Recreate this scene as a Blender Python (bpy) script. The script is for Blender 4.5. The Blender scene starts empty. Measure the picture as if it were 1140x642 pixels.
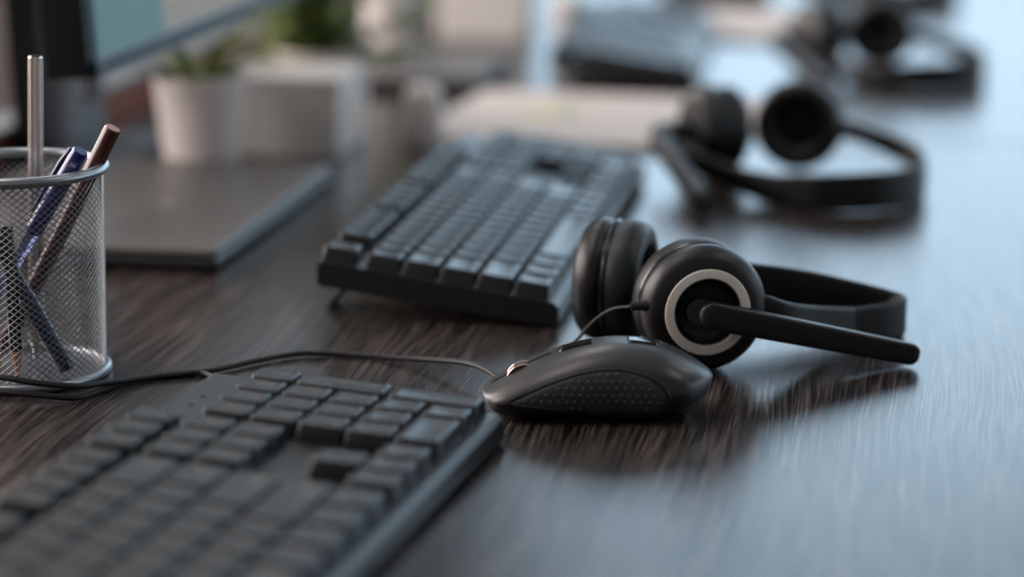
import bpy, bmesh, math, random
from mathutils import Vector, Matrix, Euler
random.seed(7)
sc = bpy.context.scene
COL = sc.collection
DZ = 0.74                      # height of the desk top above the floor
PI = math.pi

# ------------------------------------------------------------------ materials
def srgb(r, g, b):
    def f(c):
        c /= 255.0
        return c / 12.92 if c <= 0.04045 else ((c + 0.055) / 1.055) ** 2.4
    return (f(r), f(g), f(b), 1.0)

def mat(name, col, rough=0.5, metal=0.0, spec=0.5, noise=0.0, scale=40.0, bump=0.0, bscale=300.0,
        coat=0.0, trans=0.0, emit=None, estr=0.0, ior=1.5, subs=0.0):
    m = bpy.data.materials.new(name)
    m.use_nodes = True
    nt = m.node_tree
    b = nt.nodes['Principled BSDF']
    b.inputs['Base Color'].default_value = col
    b.inputs['Roughness'].default_value = rough
    b.inputs['Metallic'].default_value = metal
    b.inputs['Specular IOR Level'].default_value = spec
    b.inputs['IOR'].default_value = ior
    b.inputs['Coat Weight'].default_value = coat
    b.inputs['Transmission Weight'].default_value = trans
    if subs:
        b.inputs['Subsurface Weight'].default_value = subs
        b.inputs['Subsurface Radius'].default_value = (0.004, 0.004, 0.004)
    if emit:
        b.inputs['Emission Color'].default_value = emit
        b.inputs['Emission Strength'].default_value = estr
    tc = nt.nodes.new('ShaderNodeTexCoord')
    if noise:
        n = nt.nodes.new('ShaderNodeTexNoise')
        n.inputs['Scale'].default_value = scale
        n.inputs['Detail'].default_value = 4
        nt.links.new(tc.outputs['Object'], n.inputs['Vector'])
        mx = nt.nodes.new('ShaderNodeMix'); mx.data_type = 'RGBA'
        mx.inputs[6].default_value = tuple(c * (1 - noise) for c in col[:3]) + (1,)
        mx.inputs[7].default_value = tuple(min(1, c * (1 + noise)) for c in col[:3]) + (1,)
        nt.links.new(n.outputs['Fac'], mx.inputs[0])
        nt.links.new(mx.outputs[2], b.inputs['Base Color'])
    if bump:
        n2 = nt.nodes.new('ShaderNodeTexNoise')
        n2.inputs['Scale'].default_value = bscale
        n2.inputs['Detail'].default_value = 3
        nt.links.new(tc.outputs['Object'], n2.inputs['Vector'])
        bp = nt.nodes.new('ShaderNodeBump')
        bp.inputs['Strength'].default_value = bump
        bp.inputs['Distance'].default_value = 0.0005
        nt.links.new(n2.outputs['Fac'], bp.inputs['Height'])
        nt.links.new(bp.outputs['Normal'], b.inputs['Normal'])
    return m

def wood_desk():
    m = bpy.data.materials.new('desk_wood'); m.use_nodes = True
    nt = m.node_tree; b = nt.nodes['Principled BSDF']; L = nt.links
    g = nt.nodes.new('ShaderNodeNewGeometry')
    def mapped(sx, sy):
        mp = nt.nodes.new('ShaderNodeMapping')
        mp.inputs['Scale'].default_value = (sx, sy, 1)
        L.new(g.outputs['Position'], mp.inputs['Vector'])
        return mp
    # slow wander of the grain
    wn = nt.nodes.new('ShaderNodeTexNoise'); wn.inputs['Scale'].default_value = 1.0; wn.inputs['Detail'].default_value = 2
    L.new(mapped(9, 3).outputs[0], wn.inputs['Vector'])
    add = nt.nodes.new('ShaderNodeVectorMath'); add.operation = 'MULTIPLY_ADD'
    add.inputs[1].default_value = (0.03, 0.0, 0.0)
    L.new(wn.outputs['Color'], add.inputs[0]); L.new(g.outputs['Position'], add.inputs[2])
    def grain(sx, sy, det, rough):
        mp = nt.nodes.new('ShaderNodeMapping'); mp.inputs['Scale'].default_value = (sx, sy, 1)
        L.new(add.outputs[0], mp.inputs['Vector'])
        n = nt.nodes.new('ShaderNodeTexNoise'); n.inputs['Scale'].default_value = 1.0
        n.inputs['Detail'].default_value = det; n.inputs['Roughness'].default_value = rough
        L.new(mp.outputs[0], n.inputs['Vector'])
        return n
    fine = grain(1000, 14, 3, 0.65)
    broad = grain(90, 5, 4, 0.6)
    r1 = nt.nodes.new('ShaderNodeValToRGB')
    r1.color_ramp.elements[0].position = 0.43; r1.color_ramp.elements[0].color = srgb(18, 14, 13)
    r1.color_ramp.elements[1].position = 0.66; r1.color_ramp.elements[1].color = srgb(104, 92, 87)
    L.new(fine.outputs['Fac'], r1.inputs[0])
    r2 = nt.nodes.new('ShaderNodeValToRGB')
    r2.color_ramp.elements[0].position = 0.3; r2.color_ramp.elements[0].color = (0.45, 0.43, 0.42, 1)
    r2.color_ramp.elements[1].position = 0.7; r2.color_ramp.elements[1].color = (1, 1, 1, 1)
    L.new(broad.outputs['Fac'], r2.inputs[0])
    mx = nt.nodes.new('ShaderNodeMix'); mx.data_type = 'RGBA'; mx.blend_type = 'MULTIPLY'; mx.inputs[0].default_value = 1.0
    L.new(r1.outputs[0], mx.inputs[6]); L.new(r2.outputs[0], mx.inputs[7])
    L.new(mx.outputs[2], b.inputs['Base Color'])
    rr = nt.nodes.new('ShaderNodeMapRange')
    rr.inputs['To Min'].default_value = 0.30; rr.inputs['To Max'].default_value = 0.19
    L.new(fine.outputs['Fac'], rr.inputs['Value']); L.new(rr.outputs[0], b.inputs['Roughness'])
    bp = nt.nodes.new('ShaderNodeBump'); bp.inputs['Strength'].default_value = 0.22; bp.inputs['Distance'].default_value = 0.0003
    L.new(fine.outputs['Fac'], bp.inputs['Height']); L.new(bp.outputs['Normal'], b.inputs['Normal'])
    return m

def brick_mat():
    m = bpy.data.materials.new('brick'); m.use_nodes = True
    nt = m.node_tree; b = nt.nodes['Principled BSDF']; L = nt.links
    g = nt.nodes.new('ShaderNodeNewGeometry')
    sp = nt.nodes.new('ShaderNodeSeparateXYZ'); L.new(g.outputs['Position'], sp.inputs[0])
    cb = nt.nodes.new('ShaderNodeCombineXYZ')
    L.new(sp.outputs['Y'], cb.inputs['X']); L.new(sp.outputs['Z'], cb.inputs['Y'])
    br = nt.nodes.new('ShaderNodeTexBrick')
    br.inputs['Scale'].default_value = 4.5
    br.inputs['Color1'].default_value = srgb(176, 132, 116)
    br.inputs['Color2'].default_value = srgb(190, 152, 138)
    br.inputs['Mortar'].default_value = srgb(200, 190, 182)
    L.new(cb.outputs[0], br.inputs['Vector'])
    L.new(br.outputs['Color'], b.inputs['Base Color'])
    b.inputs['Roughness'].default_value = 0.9
    return m

M = dict(
    desk=wood_desk(),
    desk_leg=mat('desk_leg_metal', srgb(60, 60, 62), 0.4, 0.6),
    kb_body=mat('keyboard_plastic', srgb(25, 27, 29), 0.38, noise=0.06, bump=0.12, bscale=1500),
    key=mat('key_plastic', srgb(24, 26, 28), 0.36, noise=0.05, bump=0.10, bscale=1800),
    led=mat('dark_indicator', srgb(14, 15, 17), 0.3),
    rubber=mat('rubber', srgb(18, 18, 19), 0.7),
    hs=mat('headset_plastic', srgb(13, 13, 13), 0.40, bump=0.10, bscale=2200, noise=0.05),
    hs_gloss=mat('headset_gloss', srgb(14, 14, 15), 0.22),
    pad=mat('leatherette', srgb(15, 15, 15), 0.45, bump=0.25, bscale=900),
    cloth=mat('speaker_cloth', srgb(8, 8, 8), 0.9),
    ring=mat('ring_grey', srgb(236, 227, 215), 0.4, 0.0),
    cable=mat('cable_black', srgb(8, 8, 8), 0.6),
    m_shell=mat('mouse_shell', srgb(46, 42, 41), 0.34, bump=0.06, bscale=2500, noise=0.04),
    m_base=mat('mouse_base', srgb(14, 14, 15), 0.3),
    m_grip=mat('mouse_grip', srgb(46, 43, 42), 0.6, bump=0.2, bscale=1200),
    m_gloss=mat('mouse_gloss', srgb(30, 30, 32), 0.12),
    chrome=mat('chrome_pink', srgb(210, 175, 165), 0.18, 0.9),
    wire=mat('silver_wire', srgb(122, 125, 129), 0.36, 0.75),
    rim=mat('silver_rim', srgb(150, 154, 158), 0.3, 0.7),
    pen_metal=mat('pen_metal', srgb(214, 210, 206), 0.22, 0.9),
    pen_dark=mat('pen_dark', srgb(28, 30, 33), 0.3),
    blue=mat('pen_blue', srgb(24, 28, 96), 0.25, coat=0.5),
    navy=mat('pen_navy', srgb(20, 24, 60), 0.3, coat=0.3),
    clear=mat('pen_clear', srgb(120, 130, 175), 0.1, trans=0.6),
    maroon=mat('pencil_maroon', srgb(74, 36, 28), 0.3, coat=0.4),
    woodtip=mat('pencil_wood', srgb(196, 136, 100), 0.6, noise=0.1),
    orange=mat('pencil_orange', srgb(176, 104, 66), 0.4),
    graphite=mat('graphite', srgb(30, 28, 28), 0.4),
    endwood=mat('pencil_end', srgb(170, 130, 112), 0.6),
    lap=mat('laptop_metal', srgb(96, 92, 90), 0.42, 0.35, noise=0.04),
    lap_dark=mat('laptop_base', srgb(40, 41, 43), 0.4, 0.2),
    emblem=mat('emblem_silver', srgb(170, 166, 162), 0.2, 0.8),
    white=mat('white_ceramic', srgb(214, 205, 200), 0.35, noise=0.02),
    boxw=mat('white_card', srgb(214, 207, 202), 0.5, noise=0.02),
    paper=mat('paper_white', srgb(188, 177, 171), 0.75, noise=0.02),
    ink=mat('print_mark', srgb(190, 186, 140), 0.8),
    greenink=mat('print_mark_green', srgb(150, 170, 130), 0.8),
    soil=mat('soil', srgb(46, 36, 30), 0.95, noise=0.3, scale=300),
    leaf_d=mat('leaf_dark', srgb(92, 110, 58), 0.5, noise=0.3, scale=60),
    leaf_m=mat('leaf_mid', srgb(150, 166, 92), 0.5, noise=0.3, scale=50),
    leaf_y=mat('leaf_yellow', srgb(160, 158, 96), 0.5, noise=0.15, scale=60),
    stem=mat('stem_green', srgb(80, 90, 50), 0.6),
    mon_black=mat('monitor_black', srgb(5, 5, 6), 0.5, spec=0.25),
    mon_grey=mat('monitor_grey', srgb(86, 98, 106), 0.4, 0.2),
    mon_bezel=mat('monitor_bezel', srgb(64, 84, 94), 0.35),
    cap_grey=mat('cap_metal', srgb(130, 134, 138), 0.4, 0.4),
    brown=mat('brown_wood', srgb(130, 58, 22), 0.55, noise=0.2, scale=14),
    wall=mat('wall_paint', srgb(52, 37, 30), 0.9, noise=0.03),
    wall_r=mat('wall_paint_light', srgb(186, 178, 172), 0.9, noise=0.03),
    ceil=mat('ceiling_paint', srgb(150, 168, 178), 0.9, noise=0.02),
    floor=mat('floor_carpet', srgb(66, 64, 66), 0.95, noise=0.2, scale=80),
    frame=mat('window_frame', srgb(70, 74, 78), 0.4, 0.3),
    glow=mat('lamp_diffuser', srgb(240, 235, 228), 0.6, emit=(1.0, 0.93, 0.87, 1), estr=2.0),
    brick=brick_mat(),
)

def screen_mat():
    m = bpy.data.materials.new('screen_image'); m.use_nodes = True
    nt = m.node_tree; b = nt.nodes['Principled BSDF']; L = nt.links
    b.inputs['Base Color'].default_value = (0.02, 0.02, 0.02, 1); b.inputs['Roughness'].default_value = 0.35
    tc = nt.nodes.new('ShaderNodeTexCoord')
    sp = nt.nodes.new('ShaderNodeSeparateXYZ'); L.new(tc.outputs['Object'], sp.inputs[0])
    rp = nt.nodes.new('ShaderNodeValToRGB'); rp.color_ramp.interpolation = 'CONSTANT'
    e = rp.color_ramp.elements
    e[0].position = 0.0; e[0].color = srgb(108, 152, 158)
    e[1].position = 0.245; e[1].color = srgb(176, 172, 164)
    x = e.new(0.62); x.color = srgb(160, 158, 150)
    mr = nt.nodes.new('ShaderNodeMapRange')
    mr.inputs['From Min'].default_value = 0.0; mr.inputs['From Max'].default_value = 0.60
    L.new(sp.outputs['Y'], mr.inputs['Value']); L.new(mr.outputs[0], rp.inputs[0])
    L.new(rp.outputs[0], b.inputs['Emission Color']); b.inputs['Emission Strength'].default_value = 0.46
    return m
M['screen'] = screen_mat()

# ------------------------------------------------------------------ mesh helpers
def mark(o, label=None, cat=None, group=None, kind=None):
    if label: o['label'] = label
    if cat: o['category'] = cat
    if group: o['group'] = group
    if kind: o['kind'] = kind
    return o

def empty(name, loc, rot=(0, 0, 0)):
    o = bpy.data.objects.new(name, None)
    o.empty_display_size = 0.02
    o.location = loc; o.rotation_euler = rot
    COL.objects.link(o)
    return o

class MB:
    def __init__(self): self.bm = bmesh.new()
    def add(self, other, mtx=None):
        me = bpy.data.meshes.new('tmp'); other.to_mesh(me); other.free()
        if mtx is not None: me.transform(mtx)
        self.bm.from_mesh(me); bpy.data.meshes.remove(me)
        return self
    def box(self, c, s, bev=0.0, seg=2, mtx=None):
        b = bmesh.new(); bmesh.ops.create_cube(b, size=1.0)
        for v in b.verts: v.co = Vector((v.co.x * s[0], v.co.y * s[1], v.co.z * s[2]))
        if bev: bmesh.ops.bevel(b, geom=b.edges[:], offset=bev, segments=seg, profile=0.5, affect='EDGES')
        for v in b.verts: v.co += Vector(c)
        return self.add(b, mtx)
    def loft(self, rings, cap=True, closed=True):
        vs = [[self.bm.verts.new(p) for p in r] for r in rings]
        n = len(rings[0])
        for a, b in zip(vs, vs[1:]):
            for i in range(n if closed else n - 1):
                j = (i + 1) % n
                self.bm.faces.new((a[i], a[j], b[j], b[i]))
        if cap:
            self.bm.faces.new(list(reversed(vs[0]))); self.bm.faces.new(vs[-1])
        return self
    def tube(self, pts, r, n=8, cap=True):
        pts = [Vector(p) for p in pts]
        rad = r if isinstance(r, (list, tuple)) else [r] * len(pts)
        rings = []; up = None
        for i, p in enumerate(pts):
            t = (pts[min(i + 1, len(pts) - 1)] - pts[max(i - 1, 0)]).normalized()
            if up is None:
                up = Vector((0, 0, 1)) if abs(t.z) < 0.9 else Vector((1, 0, 0))
            u = (up - t * up.dot(t)).normalized(); up = u
            w = t.cross(u)
            rings.append([p + (u * math.cos(2 * PI * k / n) + w * math.sin(2 * PI * k / n)) * rad[i] for k in range(n)])
        return self.loft(rings, cap)
    def lathe(self, prof, n=48, mtx=None):
        b = bmesh.new(); rings = []
        for r, z in prof:
            if r < 1e-6: rings.append([b.verts.new((0, 0, z))])
            else: rings.append([b.verts.new((r * math.cos(2 * PI * k / n), r * math.sin(2 * PI * k / n), z)) for k in range(n)])
        for A, B in zip(rings, rings[1:]):
            for i in range(n):
                j = (i + 1) % n
                if len(A) == 1 and len(B) == 1: continue
                if len(A) == 1: b.faces.new((A[0], B[j], B[i]))
                elif len(B) == 1: b.faces.new((A[i], A[j], B[0]))
                else: b.faces.new((A[i], A[j], B[j], B[i]))
        return self.add(b, mtx)
    def prism(self, outline, axis, a, b_, bev=0.0, seg=2):
        """outline: list of 2D pts (the two other axes in order), extruded along axis from a to b_."""
        bm = bmesh.new()
        def mk(p, t):
            q = list(p); q.insert(axis, t); return Vector(q)
        A = [bm.verts.new(mk(p, a)) for p in outline]; B = [bm.verts.new(mk(p, b_)) for p in outline]
        n = len(outline)
        for i in range(n):
            j = (i + 1) % n
            bm.faces.new((A[i], A[j], B[j], B[i]))
        bm.faces.new(list(reversed(A))); bm.faces.new(B)
        if bev: bmesh.ops.bevel(bm, geom=bm.edges[:], offset=bev, segments=seg, profile=0.5, affect='EDGES')
        return self.add(bm)
    def mesh(self, name, m, smooth=True, angle=42):
        bmesh.ops.recalc_face_normals(self.bm, faces=self.bm.faces[:])
        me = bpy.data.meshes.new(name); self.bm.to_mesh(me); self.bm.free()
        me.materials.append(m)
        if smooth:
            me.polygons.foreach_set('use_smooth', [True] * len(me.polygons))
            me.set_sharp_from_angle(angle=math.radians(angle))
        return me
    def build(self, name, m, parent=None, smooth=True, angle=42):
        o = bpy.data.objects.new(name, self.mesh(name, m, smooth, angle))
        COL.objects.link(o)
        if parent: o.parent = parent
        if smooth:
            wn = o.modifiers.new('weighted_normals', 'WEIGHTED_NORMAL'); wn.keep_sharp = True; wn.weight = 100
        return o

def spline(pts, n):
    """Catmull-Rom through points of any dimension."""
    P = [list(p) for p in pts]; out = []
    ext = [[2 * a - b for a, b in zip(P[0], P[1])]] + P + [[2 * a - b for a, b in zip(P[-1], P[-2])]]
    segs = len(P) - 1
    for k in range(n):
        t = k / (n - 1) * segs; i = min(int(t), segs - 1); u = t - i
        p0, p1, p2, p3 = ext[i:i + 4]
        out.append([0.5 * (2 * b + (c - a) * u + (2 * a - 5 * b + 4 * c - d) * u * u + (3 * b - a - 3 * c + d) * u ** 3)
                    for a, b, c, d in zip(p0, p1, p2, p3)])
    return out

def frame_to(axis, up=(0, 0, 1)):
    z = Vector(axis).normalized(); x = Vector(up).cross(z).normalized(); y = z.cross(x)
    return Matrix((x, y, z)).transposed().to_4x4()

def copy_tree(o, parent=None):
    c = o.copy(); COL.objects.link(c); c.parent = parent
    for ch in list(o.children): copy_tree(ch, c)
    return c

# ------------------------------------------------------------------ the room
RX0, RX1, RY0, RY1, RZ = -2.3, 4.2, -2.6, 6.4, 3.1
def structure(name, mb, m, smooth=False):
    o = mb.build(name, m, None, smooth); o['kind'] = 'structure'; return o
T = 0.12
structure('floor', MB().box(((RX0 + RX1) / 2, (RY0 + RY1) / 2, -0.05), (RX1 - RX0 + 2 * T, RY1 - RY0 + 2 * T, 0.1)), M['floor'])
structure('ceiling', MB().box(((RX0 + RX1) / 2, (RY0 + RY1) / 2, RZ + 0.05), (RX1 - RX0 + 2 * T, RY1 - RY0 + 2 * T, 0.1)), M['ceil'])
def holed_wall(name, axis, pos, a0, a1, holes, m):
    """A wall slab with window openings: holes = [(u0, u1, z0, z1)] left to right."""
    mb = MB(); cur = a0
    def slab(u0, u1, z0, z1):
        if u1 - u0 < 1e-4 or z1 - z0 < 1e-4: return
        if axis == 0: mb.box((pos, (u0 + u1) / 2, (z0 + z1) / 2), (T, u1 - u0, z1 - z0))
        else: mb.box(((u0 + u1) / 2, pos, (z0 + z1) / 2), (u1 - u0, T, z1 - z0))
    for u0, u1, z0, z1 in holes:
        slab(cur, u0, 0, RZ); slab(u0, u1, 0, z0); slab(u0, u1, z1, RZ); cur = u1
    slab(cur, a1, 0, RZ)
    return structure(name, mb, m)
FAR_WIN = (-1.15, 4.0, 0.90, 3.0)
RIGHT_WIN = (0.8, 5.8, 0.95, 2.6)
LEFT_WIN = (0.1, 4.6, 0.95, 2.7)
holed_wall('wall_far', 1, RY1 + T / 2, RX0 - T, RX1 + T, [FAR_WIN], M['wall'])
holed_wall('wall_right', 0, RX1 + T / 2, RY0, RY1, [RIGHT_WIN], M['wall_r'])
holed_wall('wall_left', 0, RX0 - T / 2, RY0, RY1, [LEFT_WIN], M['brick'])
holed_wall('wall_back', 1, RY0 - T / 2, RX0 - T, RX1 + T, [], M['wall_r'])
def window(name, axis, pos, hole, nm):
    u0, u1, z0, z1 = hole; mb = MB(); w = 0.05
    def bar(ua, ub, za, zb):
        if axis == 0: mb.box((pos, (ua + ub) / 2, (za + zb) / 2), (0.06, ub - ua, zb - za), 0.004, 1)
        else: mb.box(((ua + ub) / 2, pos, (za + zb) / 2), (ub - ua, 0.06, zb - za), 0.004, 1)
    bar(u0, u1, z0, z0 + w); bar(u0, u1, z1 - w, z1)
    for k in range(nm + 1):
        c = u0 + (u1 - u0) * k / nm
        bar(max(u0, c - w / 2), min(u1, c + w / 2) if k else u0 + w, z0 + w, z1 - w)
    return structure(name, mb, M['frame'])
window('window_1', 1, RY1 + 0.05, FAR_WIN, 3)
window('window_2', 0, RX1 + 0.05, RIGHT_WIN, 4)
window('window_3', 0, RX0 - 0.05, LEFT_WIN, 3)

def daylight(name, loc, rot, sx, sy, col, power):
    ld = bpy.data.lights.new(name, 'AREA'); ld.shape = 'RECTANGLE'; ld.size = sx; ld.size_y = sy
    ld.color = col; ld.energy = power
    o = bpy.data.objects.new(name, ld); o.location = loc; o.rotation_euler = rot; COL.objects.link(o)
    return o
def win_light(name, axis, pos, hole, rot, col, lum):
    u0, u1, z0, z1 = hole
    c = ((u0 + u1) / 2, pos, (z0 + z1) / 2) if axis == 1 else (pos, (u0 + u1) / 2, (z0 + z1) / 2)
    A = (u1 - u0) * (z1 - z0)
    return daylight(name, c, rot, (u1 - u0), (z1 - z0), col, lum * PI * A)
win_light('daylight_far_window', 1, RY1 + 0.2, FAR_WIN, (-PI / 2, 0, 0), (0.58, 0.80, 1.0), 2.05)
win_light('daylight_right_window', 0, RX1 + 0.2, RIGHT_WIN, (PI / 2, 0, PI / 2), (0.68, 0.88, 1.0), 1.2)
win_light('daylight_left_window', 0, RX0 - 0.2, LEFT_WIN, (PI / 2, 0, -PI / 2), (1.0, 0.88, 0.82), 8.5)
w = bpy.data.worlds.new('sky'); sc.world = w; w.use_nodes = True
w.node_tree.nodes['Background'].inputs[0].default_value = (0.62, 0.82, 1.0, 1)
w.node_tree.nodes['Background'].inputs[1].default_value = 1.0

# ceiling lamps above the desk row (outside the frame, they light the room)
def ceiling_lamp(x, y, i):
    r = empty('ceiling_lamp', (x, y, RZ))
    mark(r, 'flat ceiling lamp panel above the desk row', 'lamp', 'ceiling lamp panels')
    f = MB()
    for sx in (-1, 1): f.box((sx * 0.305, 0, -0.03), (0.03, 1.24, 0.06), 0.003, 1)
    for sy in (-1, 1): f.box((0, sy * 0.605, -0.03), (0.58, 0.03, 0.06), 0.003, 1)
    f.build('frame', M['frame'], r)
    MB().box((0, 0, -0.02), (0.578, 1.178, 0.02)).build('diffuser', M['glow'], r)
    daylight('ceiling_lamp_light', (x, y, RZ - 0.065), (0, 0, 0), 0.56, 1.16, (1.0, 0.95, 0.92), LAMP_W)
LAMP_W = 5.0
for i, (x, y) in enumerate(((-1.0, 1.2), (-1.0, 3.6), (1.6, 1.2), (1.6, 3.6))): ceiling_lamp(x, y, i)

# ------------------------------------------------------------------ the desks
def desk(y0, y1, label):
    r = empty('desk', (-0.285, (y0 + y1) / 2, 0)); ln = y1 - y0
    mark(r, label, 'desk')
    MB().box((0, 0, DZ - 0.0125), (0.89, ln, 0.025), 0.0012, 2).build('tabletop', M['desk'], r)
    for sx in (-1, 1):
        for sy in (-1, 1):
            MB().box((sx * 0.36, sy * (ln / 2 - 0.08), (DZ - 0.025) / 2), (0.05, 0.05, DZ - 0.025), 0.003, 1).build('leg', M['desk_leg'], r)
    MB().box((-0.36, 0, DZ - 0.3), (0.02, ln - 0.22, 0.3), 0.003, 1).build('modesty_panel', M['desk_leg'], r)
    return r
desk(0.3, 2.118, 'dark brown wood grain desk carrying the mouse, the pen cup and the nearest keyboards')
desk(2.1205, 3.94, 'dark brown desk farther back, under the third keyboard and the distant headset')
# raised board along the back edge of the desks
r = empty('back_board', (-0.755, 2.1, 0))
mark(r, 'low brown wooden board with grey cap along the desk back, behind the monitor', 'board')
MB().box((0, 0, DZ - 0.10), (0.028, 3.6, 0.262), 0.002, 1).build('panel', M['brown'], r)
MB().box((0, 0, DZ + 0.0345), (0.034, 3.6, 0.007), 0.002, 2).build('cap_strip', M['cap_grey'], r)
for k in (-1, 1):
    MB().box((-0.016, k * 1.6, (DZ - 0.2) / 2), (0.03, 0.05, DZ - 0.2), 0.002, 1).build('leg', M['desk_leg'], r)

# ------------------------------------------------------------------ keyboards
KL, KW, KTF, KTB = 0.484, 0.161, 0.0150, 0.0158
UY = (KL - 0.006) / 22.55
UX = 0.0245
key_meshes = {}
def key_mesh(uy, ux, low=False):
    k = (round(uy, 2), round(ux, 2), low)
    if k in key_meshes: return key_meshes[k]
    a = uy * UY / 2 - 0.0006; b = ux * UX / 2 - 0.0005; h = 0.0098
    def rr(a, b, z, rad, dz=0.0):
        out = []
        for sx, sy, a0 in ((1, 1, 0), (-1, 1, PI / 2), (-1, -1, PI), (1, -1, 1.5 * PI)):
            for q in range(4):
                t = a0 + q * PI / 6
                out.append((sx * (b - rad) + rad * math.cos(t), sy * (a - rad) + rad * math.sin(t), z))
        return out
    mb = MB()
    mb.loft([rr(a, b, 0, 0.001), rr(a - 0.0004, b - 0.0004, 0.0022, 0.001), rr(a - 0.0015, b - 0.0011, h - 0.0012, 0.0014),
             rr(a - 0.0018, b - 0.0014, h - 0.0004, 0.0016), rr(a - 0.0026, b - 0.0021, h, 0.0018),
             rr(a - 0.0046, b - 0.0050, h - 0.0007, 0.0020)])
    key_meshes[k] = mb.mesh('key', M['key'], True, 50)
    return key_meshes[k]

def build_keyboard():
    root = empty('keyboard', (0, 0, 0))
    # x = 0 at the front edge, -KW at the back; y along the length; z up from the underside
    body = MB().prism([(-0.002, 0.0), (0.0, 0.0035), (-0.0012, KTF - 0.003), (-0.0050, KTF), (-KW + 0.003, KTB),
                       (-KW, KTB - 0.0025), (-KW + 0.001, 0.002), (-KW + 0.004, 0.0)], 1, 0, KL, 0.0009, 2)
    bo = body.build('body', M['kb_body'], root)
    # a fine raised lip around the key field
    def ztop(x): return KTF + (KTB - KTF) * (-x / KW)
    def put(name, y_u, x_c, uy=1.0, ux=1.0):
        o = bpy.data.objects.new(name, key_mesh(uy, ux)); COL.objects.link(o); o.parent = root
        o.location = (x_c, 0.003 + (y_u + uy / 2) * UY, ztop(x_c) - 0.0008)
    X0 = -0.0085                                             # front edge of the key field
    rows = [X0 - UX * (k + 0.5) for k in range(5)] + [X0 - UX * 5.68]
    # bottom row
    y = 0
    for n, wd in (('control_key', 1.25), ('function_key', 1.25), ('alt_key', 1.25), ('space_bar', 6.25), ('alt_key', 1.25),
                  ('function_key', 1.25), ('menu_key', 1.25), ('control_key', 1.25)):
        put(n, y, rows[0], wd); y += wd
    for k in range(3): put('arrow_key', 15.25 + k, rows[0])
    put('number_key', 18.5, rows[0], 2.0); put('number_key', 20.5, rows[0])
    put('enter_key', 21.5, (rows[0] + rows[1]) / 2, 1.0, 2.0)
    put('shift_key', 0, rows[1], 2.25)
    for k in range(10): put('letter_key', 2.25 + k, rows[1])
    put('shift_key', 12.25, rows[1], 2.75); put('arrow_key', 16.25, rows[1])
    for k in range(3): put('number_key', 18.5 + k, rows[1])
    put('caps_key', 0, rows[2], 1.75)
    for k in range(11): put('letter_key', 1.75 + k, rows[2])
    put('enter_key', 12.75, rows[2], 2.25)
    for k in range(3): put('number_key', 18.5 + k, rows[2])
    put('plus_key', 21.5, (rows[2] + rows[3]) / 2, 1.0, 2.0)
    put('tab_key', 0, rows[3], 1.5)
    for k in range(12): put('letter_key', 1.5 + k, rows[3])
    put('letter_key', 13.5, rows[3], 1.5)
    for k in range(3): put('navigation_key', 15.25 + k, rows[3])
    for k in range(3): put('number_key', 18.5 + k, rows[3])
    for k in range(13): put('number_key', k, rows[4])
    put('backspace_key', 13, rows[4], 2.0)
    for k in range(3): put('navigation_key', 15.25 + k, rows[4])
    for k in range(4): put('number_key', 18.5 + k, rows[4])
    put('escape_key', 0, rows[5])
    for g in (2, 6.5, 11):
        for k in range(4): put('function_key', g + k, rows[5])
    for k in range(3): put('navigation_key', 15.25 + k, rows[5])
    for k in range(3):
        xc = rows[5]
        MB().box((xc, 0.003 + (19.3 + k * 0.75) * UY, ztop(xc) + 0.0001), (0.0032, 0.0052, 0.0008), 0.0003, 1).build('indicator_light', M['led'], root)
    for yy in (0.035, KL - 0.035):                            # flip-out feet under the back edge
        f = MB()
        f.loft([[(-KW + 0.020, yy - 0.011, 0.001), (-KW + 0.016, yy - 0.011, 0.001), (-KW + 0.016, yy + 0.011, 0.001), (-KW + 0.020, yy + 0.011, 0.001)],
                [(-KW + 0.0075, yy - 0.010, -0.0148), (-KW + 0.0040, yy - 0.010, -0.0142), (-KW + 0.0040, yy + 0.010, -0.0142), (-KW + 0.0075, yy + 0.010, -0.0148)]])
        f.box((-KW + 0.006, yy, -0.0143), (0.006, 0.021, 0.0024), 0.0008, 1)
        f.build('foot', M['rubber'], root)
    return root
KT = 0.138
kb = build_keyboard()
KBS = [(-0.2540, 0.675, 0.095, 'dark keyboard in the near corner with its numeric pad beside the mouse cable'),
       (-0.219, 1.398, -0.012, 'dark keyboard behind the mouse, tilted up on open back feet, beside the headset'),
       (-0.233, 2.380, -0.06, 'blurred dark keyboard behind the white paper sheets'),
       (-0.215, 3.135, -0.06, 'farthest dark keyboard, cut off at the top edge of the picture')]
kb_objs = []
for i, (x, y, a, lb) in enumerate(KBS):
    o = kb if i == 0 else copy_tree(kb)
    kt = 0.062 if i == 0 else KT
    o.scale = (1, 1, 1) if i == 0 else (0.945, 1, 1)
    o.location = (x, y, DZ + 0.0004); o.rotation_euler = (0, kt, -a)
    for ch in o.children:
        if ch.name.startswith('foot'):                       # folded on the nearest one, opened on the others
            ch.location.z = 0.0066 if i == 0 else -0.0040
    mark(o, lb, 'keyboard', 'keyboards along the desk'); kb_objs.append(o)
bpy.context.view_layer.update()
def to_local(o, pts):
    inv = (Matrix.Translation(o.location) @ o.rotation_euler.to_matrix().to_4x4()).inverted()
    return [inv @ Vector(p) for p in pts]
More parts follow.
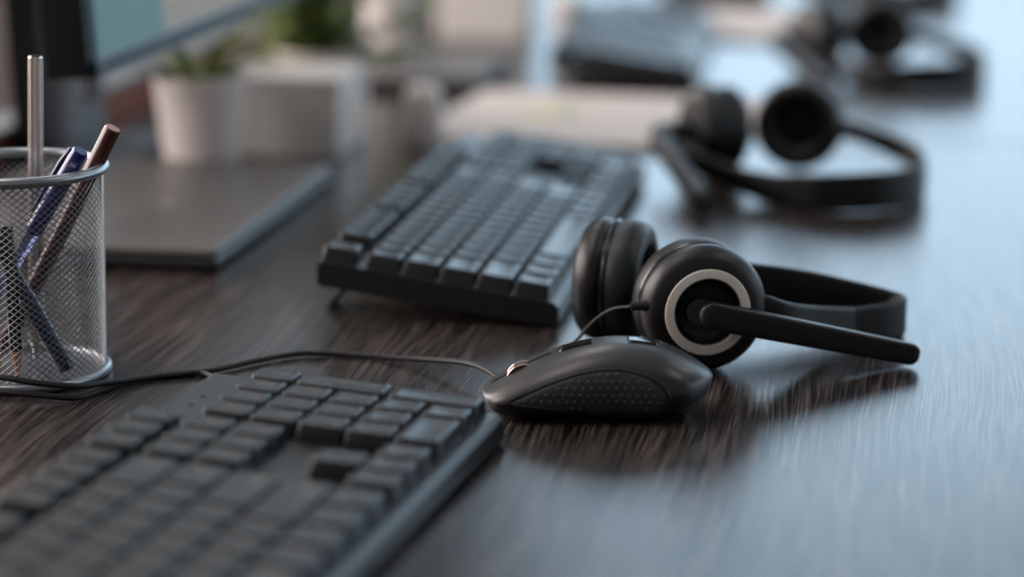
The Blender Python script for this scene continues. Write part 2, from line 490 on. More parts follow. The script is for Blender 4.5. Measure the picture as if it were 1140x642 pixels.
# the nearest keyboard's own cable
pts = [(-0.362, 1.150, DZ + 0.014), (-0.370, 1.166, DZ + 0.010), (-0.376, 1.195, DZ + 0.0025), (-0.385, 1.238, DZ + 0.0018), (-0.400, 1.2560, DZ + 0.0018), (-0.4200, 1.2460, DZ + 0.0018),
       (-0.4370, 1.2230, DZ + 0.0018), (-0.4440, 1.2050, DZ + 0.0018), (-0.4500, 1.1930, DZ + 0.0022), (-0.4700, 1.1865, DZ + 0.0048), (-0.4900, 1.1855, DZ + 0.0060),
       (-0.5300, 1.1880, DZ + 0.0040), (-0.5900, 1.215, DZ + 0.0018), (-0.66, 1.26, DZ + 0.0018)]
MB().tube(to_local(kb_objs[0], spline(pts, 70)), 0.0017, 8).build('cable', M['cable'], kb_objs[0])

# ------------------------------------------------------------------ mouse
MC = Vector((-0.1715, 1.2245, DZ)); MA = math.radians(189.8)
mroot = empty('computer_mouse', MC, (0, 0, MA))
mark(mroot, 'dark grey wired mouse with dotted side grip, in front of the headset', 'mouse')
ST = [(.0600, .0118, .0100, .0060), (.0585, .0132, .0075, .0140), (.0540, .0160, .0040, .0215), (.0450, .0212, .0012, .0262), (.0300, .0290, .0008, .0285), (.0100, .0360, .0008, .0290),
      (-.0100, .0392, .0008, .0288), (-.0300, .0374, .0008, .0300), (-.0430, .0325, .0012, .0290), (-.0525, .0274, .0075, .0225),
      (-.0590, .0232, .0140, .0120), (-.0612, .0212, .0180, .0045)]
STN = spline(ST, 60)
def station(x):
    for a, b in zip(STN, STN[1:]):
        if b[0] <= x <= a[0]:
            u = (a[0] - x) / max(1e-9, a[0] - b[0])
            return [p + (q - p) * u for p, q in zip(a, b)]
    return STN[0] if x > 0 else STN[-1]
EU, EL = 0.80, 0.55
def sect(s, t):
    """t: 0 = +y side at widest, pi/2 = top, pi = -y side, 3pi/2 = underside"""
    x, zt, zl, w = s; zm = zl + 0.42 * (zt - zl)
    c, sn = math.cos(t), math.sin(t)
    if sn >= 0:
        y = w * math.copysign(abs(c) ** EU, c); z = zm + (zt - zm) * abs(sn) ** EU
    else:
        y = w * math.copysign(abs(c) ** EL, c) * (1 - 0.10 * abs(sn)); z = zm - (zm - zl) * abs(sn) ** EL
    return Vector((x, y, z))
def side_y(x, z):
    _, zt, zl, w = station(x); zm = zl + 0.42 * (zt - zl)
    if z >= zm: s = min(1, ((z - zm) / (zt - zm))) ** (1 / EU); return w * (max(0, 1 - s * s) ** 0.5) ** EU
    s = min(1, ((zm - z) / (zm - zl))) ** (1 / EL)
    return w * (max(0, 1 - s * s) ** 0.5) ** EL * (1 - 0.10 * s)
def top_z(x, y):
    _, zt, zl, w = station(x); zm = zl + 0.42 * (zt - zl)
    c = min(1, abs(y) / w) ** (1 / EU)
    return zm + (zt - zm) * (max(0, 1 - c * c) ** 0.5) ** EU
NT = 40
T0, T1 = 0.10, PI - 0.10
MB().loft([[sect(s, T1 + (2 * PI + T0 - T1) * k / 29) for k in range(30)] for s in STN], cap=False, closed=False).build('base', M['m_base'], mroot, True, 60)
up = MB(); up.loft([[sect(s, T0 - 0.03 + (T1 - T0 + 0.06) * k / (NT - 1)) for k in range(NT)] for s in STN], cap=False, closed=False)
for s in (STN[0], STN[-1]):                                    # close nose and tail
    ring = [sect(s, 2 * PI * k / 48) for k in range(48)]
    c = sum(ring, Vector()) / 48; c.x += 0.0008 if s is STN[0] else -0.0008
    cv = up.bm.verts.new(c); vs = [up.bm.verts.new(p) for p in ring]
    for k in range(48): up.bm.faces.new((cv, vs[k], vs[(k + 1) % 48]))
up.build('top_shell', M['m_shell'], mroot, True, 60)
# leaf-shaped side grip (thumb side, +y local)
leaf = spline([(.0455, .0118), (.0330, .0182), (.0210, .0232), (.0095, .0268), (-.0020, .0288), (-.0135, .0288), (-.0260, .0258), (-.0340, .0205), (-.0368, .0142),
               (-.0330, .0088), (-.0250, .0056), (-.0135, .0046), (.0000, .0056), (.0140, .0078), (.0290, .0098), (.0400, .0108), (.0455, .0118)], 81)[:-1]
cx_, cz_ = -.004, .0165
def gp(u, k, off):
    x = cx_ + (leaf[k % 80][0] - cx_) * u; z = cz_ + (leaf[k % 80][1] - cz_) * u
    return Vector((x, side_y(x, z) + off, z))
g = MB()
rings = [[gp(u, k, 0.0005 if u < 0.97 else -0.0004) for k in range(80)] for u in (0.02, .15, .3, .45, .6, .75, .88, .96, 1.0)]
g.loft(rings, cap=False)
go = g.build('side_grip', M['m_grip'], mroot, True, 60)
d = MB()
def inside(x, z):
    c = False; n = len(leaf)
    for i in range(n):
        x1, z1 = leaf[i]; x2, z2 = leaf[(i + 1) % n]
        if (z1 > z) != (z2 > z) and x < (x2 - x1) * (z - z1) / (z2 - z1) + x1: c = not c
    return c
row = 0; zz = 0.006
while zz < 0.029:
    xx = -0.036 + (0.0019 if row % 2 else 0)
    while xx < 0.046:
        u = 1.15
        if inside(cx_ + (xx - cx_) * u, cz_ + (zz - cz_) * u):
            y = side_y(xx, zz)
            d.lathe([(0.00105, 0), (0.0008, 0.00035), (0.0004, 0.00055), (0, 0.0006)], 8,
                    Matrix.Translation((xx, y + 0.0003, zz)) @ frame_to((0, 1, 0.25), (1, 0, 0)))
        xx += 0.0043
    zz += 0.0035; row += 1
d.build('grip_dots', M['m_grip'], go)
MB().tube([gp(1.03, k, 0.0002) for k in range(81)], 0.0008, 6, False).build('grip_groove', M['m_gloss'], go)
def top_patch(x0, x1, y0, y1, off, nx=14, ny=10):
    mb = MB(); rs = []
    for i in range(nx):
        x = x0 + (x1 - x0) * i / (nx - 1); row_ = []
        for j in range(ny):
            y = y0 + (y1 - y0) * j / (ny - 1)
            edge = i in (0, nx - 1) or j in (0, ny - 1)
            row_.append(Vector((x, y, top_z(x, y) + (-0.0006 if edge else off))))
        rs.append(row_)
    return mb.loft(rs, cap=False, closed=False)
top_patch(.0200, .0015, -.0045, .0045, .0013).build('dpi_button', M['m_gloss'], mroot)
top_patch(-.0160, -.0340, -.0055, .0055, .0011).build('dpi_button', M['m_gloss'], mroot)
top_patch(.0562, .0225, -.0007, .0007, .0006, 24, 4).build('button_seam', M['m_base'], mroot)
wh = MB().lathe([(0, -.0042), (.0088, -.0042), (.0102, -.0030), (.0105, 0), (.0102, .0030), (.0088, .0042), (0, .0042)], 40,
                Matrix.Translation((.0372, 0, .0160)) @ frame_to((0, 1, 0)))
wo = wh.build('scroll_wheel', M['rubber'], mroot)
rg = MB()
for s in (-1, 1):
    rg.tube([(.0372 + .0101 * math.cos(2 * PI * k / 40), s * .0034, .0160 + .0101 * math.sin(2 * PI * k / 40)) for k in range(41)], 0.0006, 8, False)
rg.build('wheel_ring', M['chrome'], wo)
cab = [(.0480, -.012, .0110)]
mtx = Matrix.Translation(MC) @ Euler((0, 0, MA)).to_matrix().to_4x4()
wpts = [mtx @ Vector(p) for p in cab] + [Vector((x, y, DZ + z)) for x, y, z in (
    (-0.2350, 1.2520, .0120), (-0.2520, 1.2750, .0095), (-0.2770, 1.2930, .0055), (-0.3000, 1.3030, .0028), (-0.3201, 1.3071, .0022), (-0.3400, 1.3085, .0022), (-0.3572, 1.3040, .0022), (-0.3752, 1.2851, .0022), (-0.3934, 1.2610, .0022),
    (-0.4095, 1.2500, .0022), (-0.4270, 1.2360, .0026), (-0.4390, 1.2160, .0050), (-0.4500, 1.1985, .0072), (-0.4700, 1.1885, .0108), (-0.4900, 1.1865, .0136), (-0.5250, 1.1900, .0120), (-0.58, 1.23, .0030), (-0.63, 1.28, .0022))]
inv = mtx.inverted()
MB().tube([inv @ Vector(p) for p in spline(wpts, 120)], 0.0017, 8).build('cable', M['cable'], mroot)

# ------------------------------------------------------------------ headsets
HS = 1.075
SHELL = [(.0322, -.0040), (.0334, -.0026), (.0337, 0), (.0335, .0020), (.0326, .0050), (.0308, .0078), (.0282, .0098), (.0255, .0108), (.0232, .0112)]
DISH = [(.0232, .0112), (.0184, .0112), (.0176, .0094), (.0160, .0076), (.0130, .0068), (.0090, .0066), (.0, .0066)]
RINGP = [(.0229, .0100), (.0228, .0114), (.0223, .0119), (.0184, .0122), (.0179, .0118), (.0177, .0100)]
PADP = [(.0300, -.0085), (.0326, -.0090), (.0336, -.0125), (.0338, -.0170), (.0326, -.0215), (.0300, -.0248), (.0262, -.0262), (.0222, -.0256), (.0190, -.0234), (.0172, -.0200), (.0168, -.0130)]
PLATE = [(.0322, -.0040), (.0312, -.0046), (.0312, -.0054), (.0330, -.0060), (.0334, -.0074), (.0328, -.0086), (.0300, -.0090)]
def ear_cup(root, base, c, axis, ring):
    """c: centre, axis: outward normal of the shell."""
    mtx = Matrix.Translation(Vector(c) - base) @ frame_to(axis) @ Matrix.Scale(HS, 4)
    sh = MB().lathe(SHELL, 72, mtx).lathe(DISH if ring else [(.0232, .0112), (.0180, .0118), (.0, .0122)], 72, mtx).build('ear_cup', M['hs'], root)
    MB().lathe(PLATE, 72, mtx).build('back_plate', M['hs_gloss'], sh)
    MB().lathe(PADP, 72, mtx).build('ear_cushion', M['pad'], sh)
    MB().lathe([(.0175, -.0150), (.0120, -.0165), (0, -.0170)], 48, mtx).build('speaker_cloth', M['cloth'], sh)
    if ring: mark(MB().lathe(RINGP, 72, mtx).build('accent_ring', M['ring'], sh), 'light grey ring')
    return sh
def strip(path, th, base, n):
    """path: (x, y, z_bottom, height) points; returns an MB of a band with rounded edges."""
    P = spline(path, n); rings = []
    for i, (x, y, z, h) in enumerate(P):
        a = P[max(i - 1, 0)]; b = P[min(i + 1, len(P) - 1)]
        t = Vector((b[0] - a[0], b[1] - a[1], 0)).normalized(); nn = Vector((t.y, -t.x, 0))
        prof = [(-.5, .12), (-.5, .88), (-.32, .97), (0, 1), (.32, .97), (.5, .88), (.5, .12), (.32, .03), (0, 0), (-.32, .03)]
        rings.append([Vector((x, y, z)) - base + nn * th * u + Vector((0, 0, h * v)) for u, v in prof])
    return MB().loft(rings)
def headset(label, cup_near, cup_far, path, joints, boom, boom_r, cable, ring_near=True, pad=True):
    base = Vector((path[len(path) // 2][0], path[len(path) // 2][1], DZ))
    up_ = lambda p: (p[0], p[1], p[2] + DZ) + tuple(p[3:])
    r = empty('headset', base)
    mark(r, label, 'headset', 'headsets along the desk')
    path = [up_(p) for p in path]
    ear_cup(r, base, up_(cup_near[0]), cup_near[1], ring_near)
    ear_cup(r, base, up_(cup_far[0]), cup_far[1], False)
    j0, j1 = joints
    strip(path[:j0 + 1], .0040, base, 40).build('slider_arm', M['hs'], r, True, 50)
    strip(path[j0:j1 + 1], .0046, base, 60).build('headband', M['hs'], r, True, 50)
    strip(path[j1:], .0040, base, 40).build('slider_arm', M['hs'], r, True, 50)
    if pad:
        pp = [(x, y, z + h * .1, h * .8) for x, y, z, h in path[j0 + 1:j1]]
        # pad lies on the inner face: shift towards the centroid of the band
        cxm = sum(p[0] for p in path) / len(path); cym = sum(p[1] for p in path) / len(path)
        q = []
        for x, y, z, h in pp:
            dv = Vector((cxm - x, cym - y, 0)).normalized() * .0042; q.append((x + dv.x, y + dv.y, z, h))
        if len(q) > 2: strip(q, .0050, base, 40).build('headband_pad', M['pad'], r, True, 50)
    # microphone boom: rounded bar, thicker at the pivot
    a, b = Vector(up_(boom[0])) - base, Vector(up_(boom[1])) - base
    t = (b - a).normalized(); side = Vector((t.y, -t.x, 0)).normalized(); vert = side.cross(t)
    if vert.z < 0: vert = -vert
    rings = []; L_ = (b - a).length; N = 40
    for k in range(N + 1):
        s = 0.5 - 0.5 * math.cos(PI * k / N)
        s = 0.5 * (s + (0.5 - 0.5 * math.cos(PI * s)))
        prof = []
        end = min(s * L_, (1 - s) * L_)
        rr_ = boom_r[0] + (boom_r[1] - boom_r[0]) * s
        f = math.sqrt(max(0.004, 1 - (1 - min(1, end / rr_)) ** 2))
        hh, ww = rr_ * f, rr_ * 0.62 * f
        for m_ in range(20):
            an = 2 * PI * m_ / 20; c, sn = math.cos(an), math.sin(an)
            prof.append(a + t * (L_ * s) + vert * hh * math.copysign(abs(sn) ** .38, sn) + side * ww * math.copysign(abs(c) ** .38, c))
        rings.append(prof)
    # denser end rings keep the tip round
    bo = MB().loft(rings).build('microphone_boom', M['hs'], r, True, 50)
    pv = MB().tube([a - side * 0.0 , a + (Vector(up_(cup_near[0])) - base - a) * 0.8], boom_r[0] * 0.9, 24)
    pv.build('boom_pivot', M['hs'], bo)
    if cable:
        pl, pts_ = cable
        pl = [Vector(up_(p)) - base for p in pl]
        po = MB().tube(spline(pl, 8), [.0032, .0034, .0034, .0032, .0027, .0026, .0026, .0024], 14).build('strain_relief', M['rubber'], r)
        MB().tube([Vector(up_(p)) - base for p in spline(pts_, 50)], 0.0011, 8).build('cable', M['cable'], po)
    return r
N1 = Vector((.345, -.938, 0)).normalized(); U1 = Vector((.917, .40, 0))
ringc = Vector((-.1200, 1.3060, .0362)); C1 = ringc - N1 * .0130
C2 = Vector((-.1895, 1.3770, .0371)); N2 = Vector((-.995, .10, 0.03))
a0 = C1 + N1 * .0040 + U1 * .020
a1 = C1 + N1 * .0050 + U1 * .034
path1 = [(a0.x, a0.y, .0235, .0220), (a1.x, a1.y, .0215, .0218), (-.0770, 1.3365, .0160, .0208), (-.0615, 1.3580, .0095, .0208), (-.0420, 1.3830, .0028, .0216), (-.0235, 1.3985, .0008, .0238),
         (-.0150, 1.4120, .0006, .0248), (-.0175, 1.4220, .0006, .0246), (-.0360, 1.4270, .0045, .0240), (-.0680, 1.4230, .0120, .0235),
         (-.0980, 1.4160, .0180, .0225), (-.1340, 1.4130, .0230, .0200), (-.1640, 1.4120, .0260, .0170), (-.1850, 1.4080, .0280, .0130)]
boomA = ringc + N1 * .0050 - U1 * .0065 + Vector((0, 0, .0015)); 
headset('black headset with grey ring on its ear cup, sharp, right behind the mouse',
        (C1, N1), (C2, N2), path1, (4, 8), (boomA, (-.0035, 1.3475, .0062)), (.0080, .0062),
        ([(-.1500, 1.3030, .0395), (-.1560, 1.3010, .0400), (-.1625, 1.2990, .0396)],
         [(-.1625, 1.2990, .0396), (-.1740, 1.3050, .0360), (-.1860, 1.3180, .0255), (-.1970, 1.3250, .0120), (-.2060, 1.3300, .0030), (-.2030, 1.3420, .0012), (-.180, 1.350, .0012), (-.155, 1.352, .0012), (-.135, 1.365, .0012)]))
# the second headset lies with the cup openings towards the camera
C1b = Vector((-.1830, 1.9230, .0382)); N1b = Vector((-.86, -.50, .10)).normalized()
C2b = Vector((-.1080, 1.9640, .0385)); N2b = Vector((.05, 1.0, -.08)).normalized()
path2 = [(-.2050, 1.9210, .0290, 0.0159), (-.2100, 1.8980, .0240, 0.0159), (-.1900, 1.8640, .0150, 0.0171), (-.1500, 1.8270, .0060, 0.0201), (-.1150, 1.7990, .0010, 0.0244), (-.0780, 1.7860, .0006, 0.0287), (-.0440, 1.7930, .0006, 0.0299),
         (-.0180, 1.8170, .0006, 0.0299), (-.0070, 1.8520, .0010, 0.0293), (-.0090, 1.8900, .0040, 0.0268), (-.0200, 1.9250, .0110, 0.0220), (-.0450, 1.9560, .0190, 0.0171), (-.0720, 1.9800, .0240, 0.0152), (-.1080, 1.9860, .0290, 0.0152)]
h2 = headset('blurred black headset behind the first, open ear cushion facing the camera, by the tilted keyboard',
             (C1b, N1b), (C2b, N2b), path2, (4, 9), ((-.2210, 1.9040, .0360), (-.1660, 1.7520, .0100)), (.0095, .0085), None, ring_near=False)
for (x, y, a, lb) in ((.0830, 2.500, 0.06, 'out of focus black headset beside the third keyboard, behind two nearer headsets'),
                      (.0600, 3.230, 0.10, 'farthest black headset, barely showing at the top edge of the picture')):
    o = copy_tree(h2); o.location = (x - .045, y - .05, DZ); o.rotation_euler = (0, 0, a)
    mark(o, lb, 'headset', 'headsets along the desk')

# ------------------------------------------------------------------ pen cup and its contents
PC = Vector((-.4985, 1.245, DZ)); CR, CH = .0480, .1170
PD = PC - Vector((-.5035, 1.258, DZ))
cup = empty('pen_cup', PC)
mark(cup, 'silver wire mesh pen cup at the left edge holding pens and pencils', 'pen cup')
mw = MB(); NW, ROWS = 64, 30
for fam in (1, -1):
    for k in range(NW):
        ph = 2 * PI * k / NW; rs = []
        for i in range(ROWS * 1 + 1):
            s = i / ROWS; a = ph + fam * 2 * PI / NW * i; z = .004 + (CH - .006) * s
            rad = CR - (1 - s) * .0025 + (0.00025 if fam > 0 else -0.00025)
            o_ = Vector((math.cos(a), math.sin(a), 0)); tg = Vector((-math.sin(a), math.cos(a), 0))
            w_ = .00030
            p = o_ * rad + Vector((0, 0, z))
            dirv = (tg * fam * .0046 + Vector((0, 0, .0036))).normalized(); sd = dirv.cross(o_)
            rs.append([p + o_ * w_, p + sd * w_, p - o_ * w_, p - sd * w_])
        mw.loft(rs, cap=False)
mw.build('mesh_wall', M['wire'], cup, True, 60)
def ring_tube(z, R, r):
    return MB().lathe([(R + r * math.cos(2 * PI * k / 16), z + r * math.sin(2 * PI * k / 16)) for k in range(17)], 72)
ring_tube(CH, CR + .0008, .0031).build('rim', M['rim'], cup)
ring_tube(.0030, CR - .0018, .0029).build('base_ring', M['rim'], cup)
MB().lathe([(0, .0008), (CR - .002, .0008), (CR - .002, .0024), (0, .0024)], 60).build('base', M['wire'], cup)

def shaft(name, label, cat, a, b, sections):
    """sections: (part name, material, s0, s1, radii [(t, r)], sides); s along a->b in metres from a."""
    a = Vector(a) + PD + Vector((0, 0, DZ)); b = Vector(b) + PD + Vector((0, 0, DZ)); t = (b - a).normalized()
    r = empty(name, a); mark(r, label, cat)
    for pn, m, prof, n in sections:
        MB().tube([t * s for s, _ in prof], [q for _, q in prof], n).build(pn, m, r, True, 35)
    return r
def ln(a, b): return (Vector(b) - Vector(a)).length
a, b = (-.4985, 1.2640, .0048), (-.4955, 1.2760, .1765); L1 = ln(a, b)
shaft('silver_pen', 'silver metal pen standing tallest in the mesh pen cup', 'pen', a, b,
      [('tip', M['pen_metal'], [(0, .0008), (.006, .0018), (.012, .0038)], 16),
       ('barrel', M['pen_metal'], [(.012, .0040), (.020, .0044), (L1 - .0012, .0044), (L1, .0040)], 24),
       ('end_cap', M['pen_dark'], [(L1 - .0002, .0036), (L1 + .0006, .0034)], 24)])
a, b = (-.5400, 1.2540, .0085), (-.4600, 1.2450, .1300); L1 = ln(a, b)
o = shaft('blue_pen', 'blue ballpoint pen with shiny cap leaning right over the mesh cup rim', 'pen', a, b,
      [('tip', M['navy'], [(0, .0007), (.004, .0012), (.010, .0028)], 12),
       ('barrel', M['clear'], [(.010, .0036), (L1 - .060, .0038), (L1 - .050, .0038)], 6),
       ('cap', M['blue'], [(L1 - .056, .0044), (L1 - .052, .0050), (L1 - .006, .0050), (L1 - .001, .0046), (L1, .0040)], 16)])
t = (Vector(b) - Vector(a)).normalized()
sd = t.cross(Vector((0, 1, 0))).normalized()
if sd.x > 0: sd = -sd
MB().tube([t * (L1 - .002) + sd * .0055, t * (L1 - .012) + sd * .0066, t * (L1 - .045) + sd * .0064], [.0013, .0015, .0010], 8).build('clip', M['blue'], o)

a, b = (-.5220, 1.2660, .0052), (-.4480, 1.2640, .1395); L1 = ln(a, b)
shaft('maroon_pencil', 'thick maroon pencil with pale flat end leaning at the right of the mesh cup', 'pencil', a, b,
      [('point', M['graphite'], [(0, .0008), (.004, .0014), (.012, .0036)], 16),
       ('barrel', M['maroon'], [(.012, .0042), (.018, .0048), (L1 - .0008, .0048), (L1, .0044)], 24),
       ('end', M['endwood'], [(L1 - .0002, .0043), (L1 + .0004, .0041)], 24)])
a, b = (-.4685, 1.2330, .0100), (-.5200, 1.2300, .1100); L1 = ln(a, b)
shaft('navy_pen', 'dark navy pen inside the mesh cup, slanting down to the right', 'pen', a, b,
      [('cap', M['navy'], [(0, .0038), (.002, .0046), (.045, .0046), (.047, .0042)], 16),
       ('barrel', M['navy'], [(.047, .0038), (L1, .0038)], 12)])
a, b = (-.5060, 1.2290, .0030), (-.5180, 1.2290, .0980); L1 = ln(a, b)
shaft('orange_pencil', 'orange pencil standing point down inside the mesh cup, left of the dark pencil', 'pencil', a, b,
      [('point', M['graphite'], [(0, .0003), (.004, .0010)], 8),
       ('wood_cone', M['woodtip'], [(.004, .0010), (.020, .0035)], 12),
       ('barrel', M['orange'], [(.020, .0036), (L1, .0036)], 6)])
a, b = (-.4950, 1.2280, .0030), (-.4985, 1.2300, .0900); L1 = ln(a, b)
shaft('dark_pencil', 'dark pencil with orange wood cone, point down inside the mesh cup', 'pencil', a, b,
      [('point', M['graphite'], [(0, .0003), (.004, .0010)], 8),
       ('wood_cone', M['woodtip'], [(.004, .0010), (.018, .0036)], 12),
       ('barrel', M['pen_dark'], [(.018, .0037), (L1, .0037)], 6)])

# ------------------------------------------------------------------ laptops
def build_laptop():
    r = empty('laptop', (0, 0, 0))
    # near-right corner at the origin, x to the left is negative, y away
    W_, D_ = .235, .330
    MB().box((-W_ / 2, D_ / 2, .0055), (W_, D_, .0090), .0035, 3).build('base', M['lap_dark'], r)
    MB().box((-W_ / 2, D_ / 2, .0130), (W_, D_, .0056), .0024, 3).build('lid', M['lap'], r)
    e = MB().lathe([(0, .0006), (.0085, .0006), (.0095, .0003), (.0095, -.0004)], 40, Matrix.Translation((-.085, .150, .0158)) @ Matrix.Diagonal((1.0, 1.0, 1, 1)))
    e.build('emblem', M['emblem'], r)
    for x in (-.02, -W_ + .02):
        for y in (.02, D_ - .02): MB().lathe([(0, .0012), (.005, .0012), (.005, 0), (0, 0)], 16, Matrix.Translation((x, y, 0))).build('foot', M['rubber'], r)
    return r
lap = build_laptop(); lap.location = (-.4660, 1.5080, DZ + .0003); lap.rotation_euler = (0, 0, 0.01)
mark(lap, 'closed grey laptop between the mesh pen cup and the round white pot', 'laptop', 'closed laptops')
o = copy_tree(lap); o.location = (-.4450, 2.528, DZ + .0003); o.rotation_euler = (0, 0, PI / 2); o.scale = (.85, .85, 1)
mark(o, 'closed blurred laptop at the back, beside the farther white pot', 'laptop', 'closed laptops')

# ------------------------------------------------------------------ plants, pots and boxes
def leaf_blade(mb, base, d, length, width, bend, n=8):
    d = Vector(d).normalized(); side = d.cross(Vector((0, 0, 1)))
    if side.length < .05: side = Vector((1, 0, 0))
    side.normalize(); rs = []
    p = Vector(base); dd = d.copy()
    for i in range(n + 1):
        s = i / n; wd = width * (math.sin(PI * min(1, s * .85 + .15)) ** .8) * (1 if s < .98 else .1)
        nrm = side.cross(dd).normalized(); th = .0007
        rs.append([p - side * wd / 2, p + nrm * (th - wd * .12), p + side * wd / 2, p - nrm * (th + wd * .12)])
        dd = (dd + Vector((dd.x, dd.y, 0)) * bend / n * 1.5 - Vector((0, 0, bend / n))).normalized()
        p = p + dd * length / n
    mb.loft(rs)
def pot_mesh(r0, r1, h):
    return MB().lathe([(0, 0), (r0 - .002, 0), (r0, .002), (r0 + (r1 - r0) * .9, h * .9), (r1, h - .002), (r1 - .0005, h), (r1 - .0028, h), (r1 - .0036, h - .003), (r1 - .0045, h - .016), (0, h - .016)], 56)
def round_pot(loc, r0, r1, h, label, seed):
    random.seed(seed)
    r = empty('potted_plant', loc); mark(r, label, 'potted plant')
    pt = pot_mesh(r0, r1, h).build('pot', M['white'], r)
    MB().lathe([(0, h - .010), (r1 * .5, h - .009), (r1 - .005, h - .011)], 40).build('soil', M['soil'], r)
    return r, h
r, h = round_pot((-.5840, 1.8600, DZ), .0295, .0380, .082, 'small round white pot with dark spiky plant, beneath the monitor screen', 3)
fo = MB()
for k in range(30):
    an = random.uniform(0, 2 * PI); el = random.uniform(.5, 1.35)
    leaf_blade(fo, (.012 * math.cos(an), .012 * math.sin(an), h - .012), (math.cos(an) * math.cos(el), math.sin(an) * math.cos(el), math.sin(el)),
               random.uniform(.035, .060), random.uniform(.007, .011), random.uniform(.0, .8))
fo.build('foliage', M['leaf_d'], r, True, 60)
fy = MB()
for an, el, ln_ in ((.35, .95, .080), (.1, 1.15, .092), (-.6, 1.15, .060), (3.3, 1.0, .050), (2.9, .8, .040)):
    leaf_blade(fy, (.010 * math.cos(an), .010 * math.sin(an), h - .010), (math.cos(an) * math.cos(el), math.sin(an) * math.cos(el), math.sin(el)), ln_, .011, .2)
mark(fy.build('yellow_leaf', M['leaf_y'], r, True, 60), 'pale yellow green leaves')

def white_box(loc, rz, s, label):
    r = empty('white_box', loc, (0, 0, rz)); mark(r, label, 'box', 'white desk boxes')
    sx, sy, sz = s
    MB().box((0, 0, sz * .44), (sx, sy, sz * .88), .003, 3).build('body', M['boxw'], r)
    MB().box((0, 0, sz * .93), (sx + .003, sy + .003, sz * .14), .003, 3).build('lid', M['boxw'], r)
    return r
white_box((-.5460, 1.9900, DZ), 0.03, (.108, .100, .068), 'white box right of the small round pot, bushy plant behind it')
# the bushy plant behind the box
r = empty('leafy_plant', (-.550, 2.125, DZ)); mark(r, 'bushy green plant rising behind the white box', 'potted plant')
random.seed(11)
pot_mesh(.036, .046, .070).build('pot', M['white'], r)
MB().lathe([(0, .061), (.03, .062), (.0412, .060)], 40).build('soil', M['soil'], r)
fb = MB(); fl = MB(); st = MB()
for k in range(70):
    an = random.uniform(0, 2 * PI); R = random.uniform(.0, .055); hh = random.uniform(.0, .125)
    tip = Vector((R * math.cos(an) * 2.0, R * math.sin(an) * 1.1, .060 + hh))
    st.tube([(R * .35 * math.cos(an), R * .35 * math.sin(an), .06), (tip.x * .6, tip.y * .6, .06 + hh * .6), tip], .0009, 5)
    for q in range(9):
        s = .25 + .75 * q / 8
        p = Vector((tip.x * s, tip.y * s, .06 + hh * s)); a2 = an + q * 2.4; el = random.uniform(-.3, .7)
        leaf_blade(fl if random.random() < .5 else fb, p, (math.cos(a2) * math.cos(el), math.sin(a2) * math.cos(el), math.sin(el)), random.uniform(.018, .030), random.uniform(.009, .014), .6, 5)
st.build('stem', M['stem'], r); fb.build('foliage', M['leaf_d'], r, True, 60); fl.build('foliage', M['leaf_m'], r, True, 60)

# farther white pot and box of the next workplace
r, h = round_pot((-.5860, 2.560, DZ), .0280, .0330, .100, 'tall white pot at the back, left of the farther white box', 5)
fo = MB()
for k in range(24):
    an = random.uniform(0, 2 * PI); el = random.uniform(.5, 1.35)
    leaf_blade(fo, (.010 * math.cos(an), .010 * math.sin(an), h - .012), (math.cos(an) * math.cos(el), math.sin(an) * math.cos(el), math.sin(el)), random.uniform(.04, .07), .010, .4)
fo.build('foliage', M['leaf_m'], r, True, 60)
white_box((-.5230, 2.790, DZ), 0.03, (.104, .100, .105), 'tall blurred white box at the back, right of the tall white pot')

# ------------------------------------------------------------------ papers and small white containers
def paper_stack(loc, rz, w_, d_, label, mk):
    r = empty('paper_stack', loc, (0, 0, rz)); mark(r, label, 'papers', 'white paper stacks')
    random.seed(int(loc[1] * 100))
    for k in range(4):
        nx = 14; z0 = .0004 + k * .0013; dx, dy, da = random.uniform(-.002, .002), random.uniform(-.002, .002), random.uniform(-.006, .006)
        mb = MB(); top = []; bot = []
        for i in range(nx):
            x = -w_ / 2 + w_ * i / (nx - 1)
            wob = .0004 * math.sin(i * 1.3 + k)
            top.append([Vector((x + dx, -d_ / 2 + dy, z0 + .0011)), Vector((x + dx, d_ / 2 + dy, z0 + .0011)), Vector((x + dx, d_ / 2 + dy, z0)), Vector((x + dx, -d_ / 2 + dy, z0))])
        mb.loft(top); mb.bm.transform(Matrix.Rotation(da, 4, 'Z'))
        s = mb.build('sheet', M['paper'], r, False)
    if mk:
        MB().box((-.055, .02, .0057), (.030, .050, .0003)).build('printed_mark', M['ink'], s)
        MB().box((-.035, .03, .0057), (.016, .040, .0003)).build('printed_mark', M['greenink'], s)
    return r
paper_stack((-.302, 2.170, DZ), -0.07, .292, .285, 'stack of white paper sheets lying between the second and third keyboards', True)
paper_stack((-.270, 2.930, DZ), -0.05, .190, .290, 'farther white paper sheets beyond the third keyboard', False)
def container(loc, sc_, label):
    r = empty('small_container', loc); mark(r, label, 'container', 'small white containers'); r.scale = (sc_,) * 3
    MB().lathe([(0, 0), (.0120, 0), (.0140, .002), (.0168, .018), (.0172, .030), (.0160, .040)], 40).build('body', M['white'], r)
    MB().lathe([(.0166, .0395), (.0168, .043), (.0150, .050), (.0100, .0545), (0, .056)], 40).build('lid', M['white'], r)
    return r
container((-.4345, 2.0180, DZ), 1.0, 'small rounded white container at the left end of the paper sheets')
container((-.4200, 2.7350, DZ), 1.05, 'farther small rounded white container, above the third keyboard in the picture')

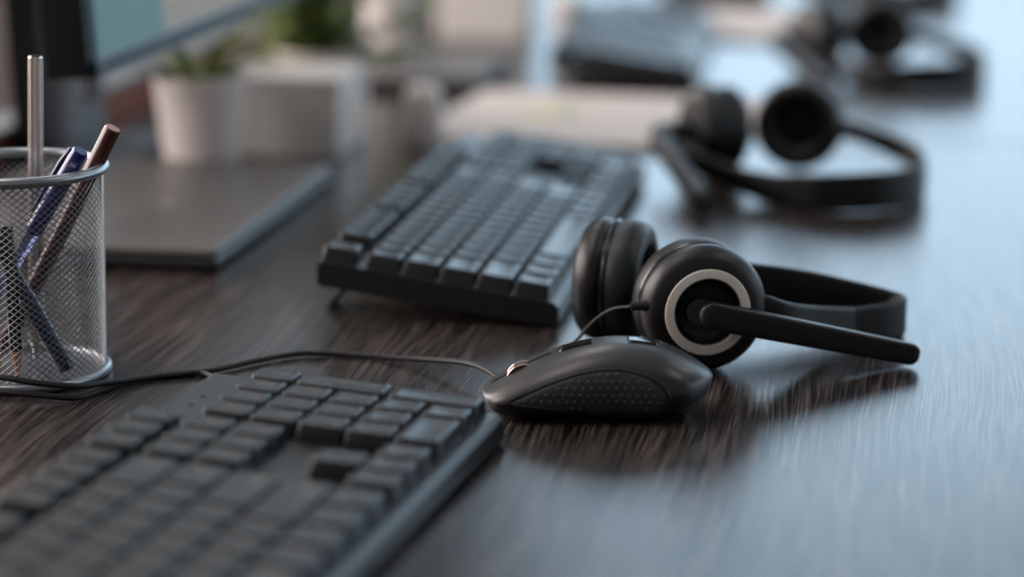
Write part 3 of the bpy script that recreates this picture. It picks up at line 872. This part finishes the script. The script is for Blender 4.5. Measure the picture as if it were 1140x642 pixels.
# ------------------------------------------------------------------ monitor
mon = empty('monitor', (-.665, 1.815, DZ)); mark(mon, 'black framed monitor with lit teal screen, standing behind the mesh pen cup', 'monitor')
MB0 = Vector((-.665, 1.815, DZ))
MH, MLEN, Y0M, Z0M = .34, .600, 1.517, .1265
def rel(p): return Vector(p) - Vector((-.665, 1.815, 0))
tilt = 0.06
mtx = Matrix.Translation(rel((-.55, Y0M, Z0M))) @ Matrix.Rotation(-tilt, 4, 'Y')
hb = MB(); hb.box((-.018, MLEN / 2, MH / 2), (.032, MLEN, MH), .003, 2, mtx); hb.build('housing', M['mon_black'], mon)
bz = MB()
for c, s in (((0, MLEN / 2, .006), (.006, MLEN, .013)), ((0, MLEN / 2, MH - .005), (.006, MLEN, .010)), ((0, .0035, MH / 2), (.006, .007, MH)), ((0, MLEN - .0035, MH / 2), (.006, .007, MH))):
    bz.box((c[0] + .0005, c[1], c[2]), s, .001, 1, mtx)
bz.build('bezel', M['mon_bezel'], mon)
scr = MB().box((0, 0, 0), (.002, MLEN - .014, MH - .023))
scr.bm.transform(Matrix.Translation((0, MLEN / 2 - .007, MH / 2)))
so = scr.build('screen', M['screen'], mon, False); so.matrix_local = mtx @ Matrix.Translation((0.0, .007, .0))
MB().box(rel((-.655, 1.935, .300)), (.150, .09, .09), .006, 2).build('mount', M['mon_black'], mon)
nk = MB(); nk.box(rel((-.716, 1.936, .17)), (.014, .104, .33), .004, 2); nk.build('stand_neck', M['mon_grey'], mon)
cl = MB(); cl.loft([[rel(p) for p in ((-.708, 1.838, .004), (-.708, 1.880, .004), (-.734, 1.880, .004), (-.734, 1.838, .004))],
                    [rel(p) for p in ((-.708, 1.812, .330), (-.708, 1.884, .330), (-.734, 1.884, .330), (-.734, 1.812, .330))]])
cl.build('stand_column', M['mon_black'], mon, False)
MB().box(rel((-.698, 1.926, .004)), (.076, .155, .008), .003, 2).build('stand_base', M['mon_grey'], mon)
MB().tube([rel(p) for p in spline([(-.640, 1.760, .20), (-.640, 1.757, .10), (-.645, 1.770, .078), (-.655, 1.790, .085), (-.660, 1.80, .20)], 30)], .0035, 8).build('cable', M['cable'], mon)

# ------------------------------------------------------------------ camera
cam = bpy.data.cameras.new('camera'); co = bpy.data.objects.new('camera', cam); COL.objects.link(co)
co.location = (0, 0, DZ + .354)
co.rotation_euler = (PI / 2 - math.radians(13.0925), 0, 0.175)
cam.lens = 85; cam.sensor_width = 36; cam.clip_start = 0.02
cam.dof.use_dof = True; cam.dof.focus_distance = 1.305; cam.dof.aperture_fstop = 2.6
sc.camera = co
sc.view_settings.view_transform = 'Standard'; sc.view_settings.look = 'None'
sc.view_settings.exposure = 0.0; sc.view_settings.gamma = 1.0
sc.view_settings.use_curve_mapping = False
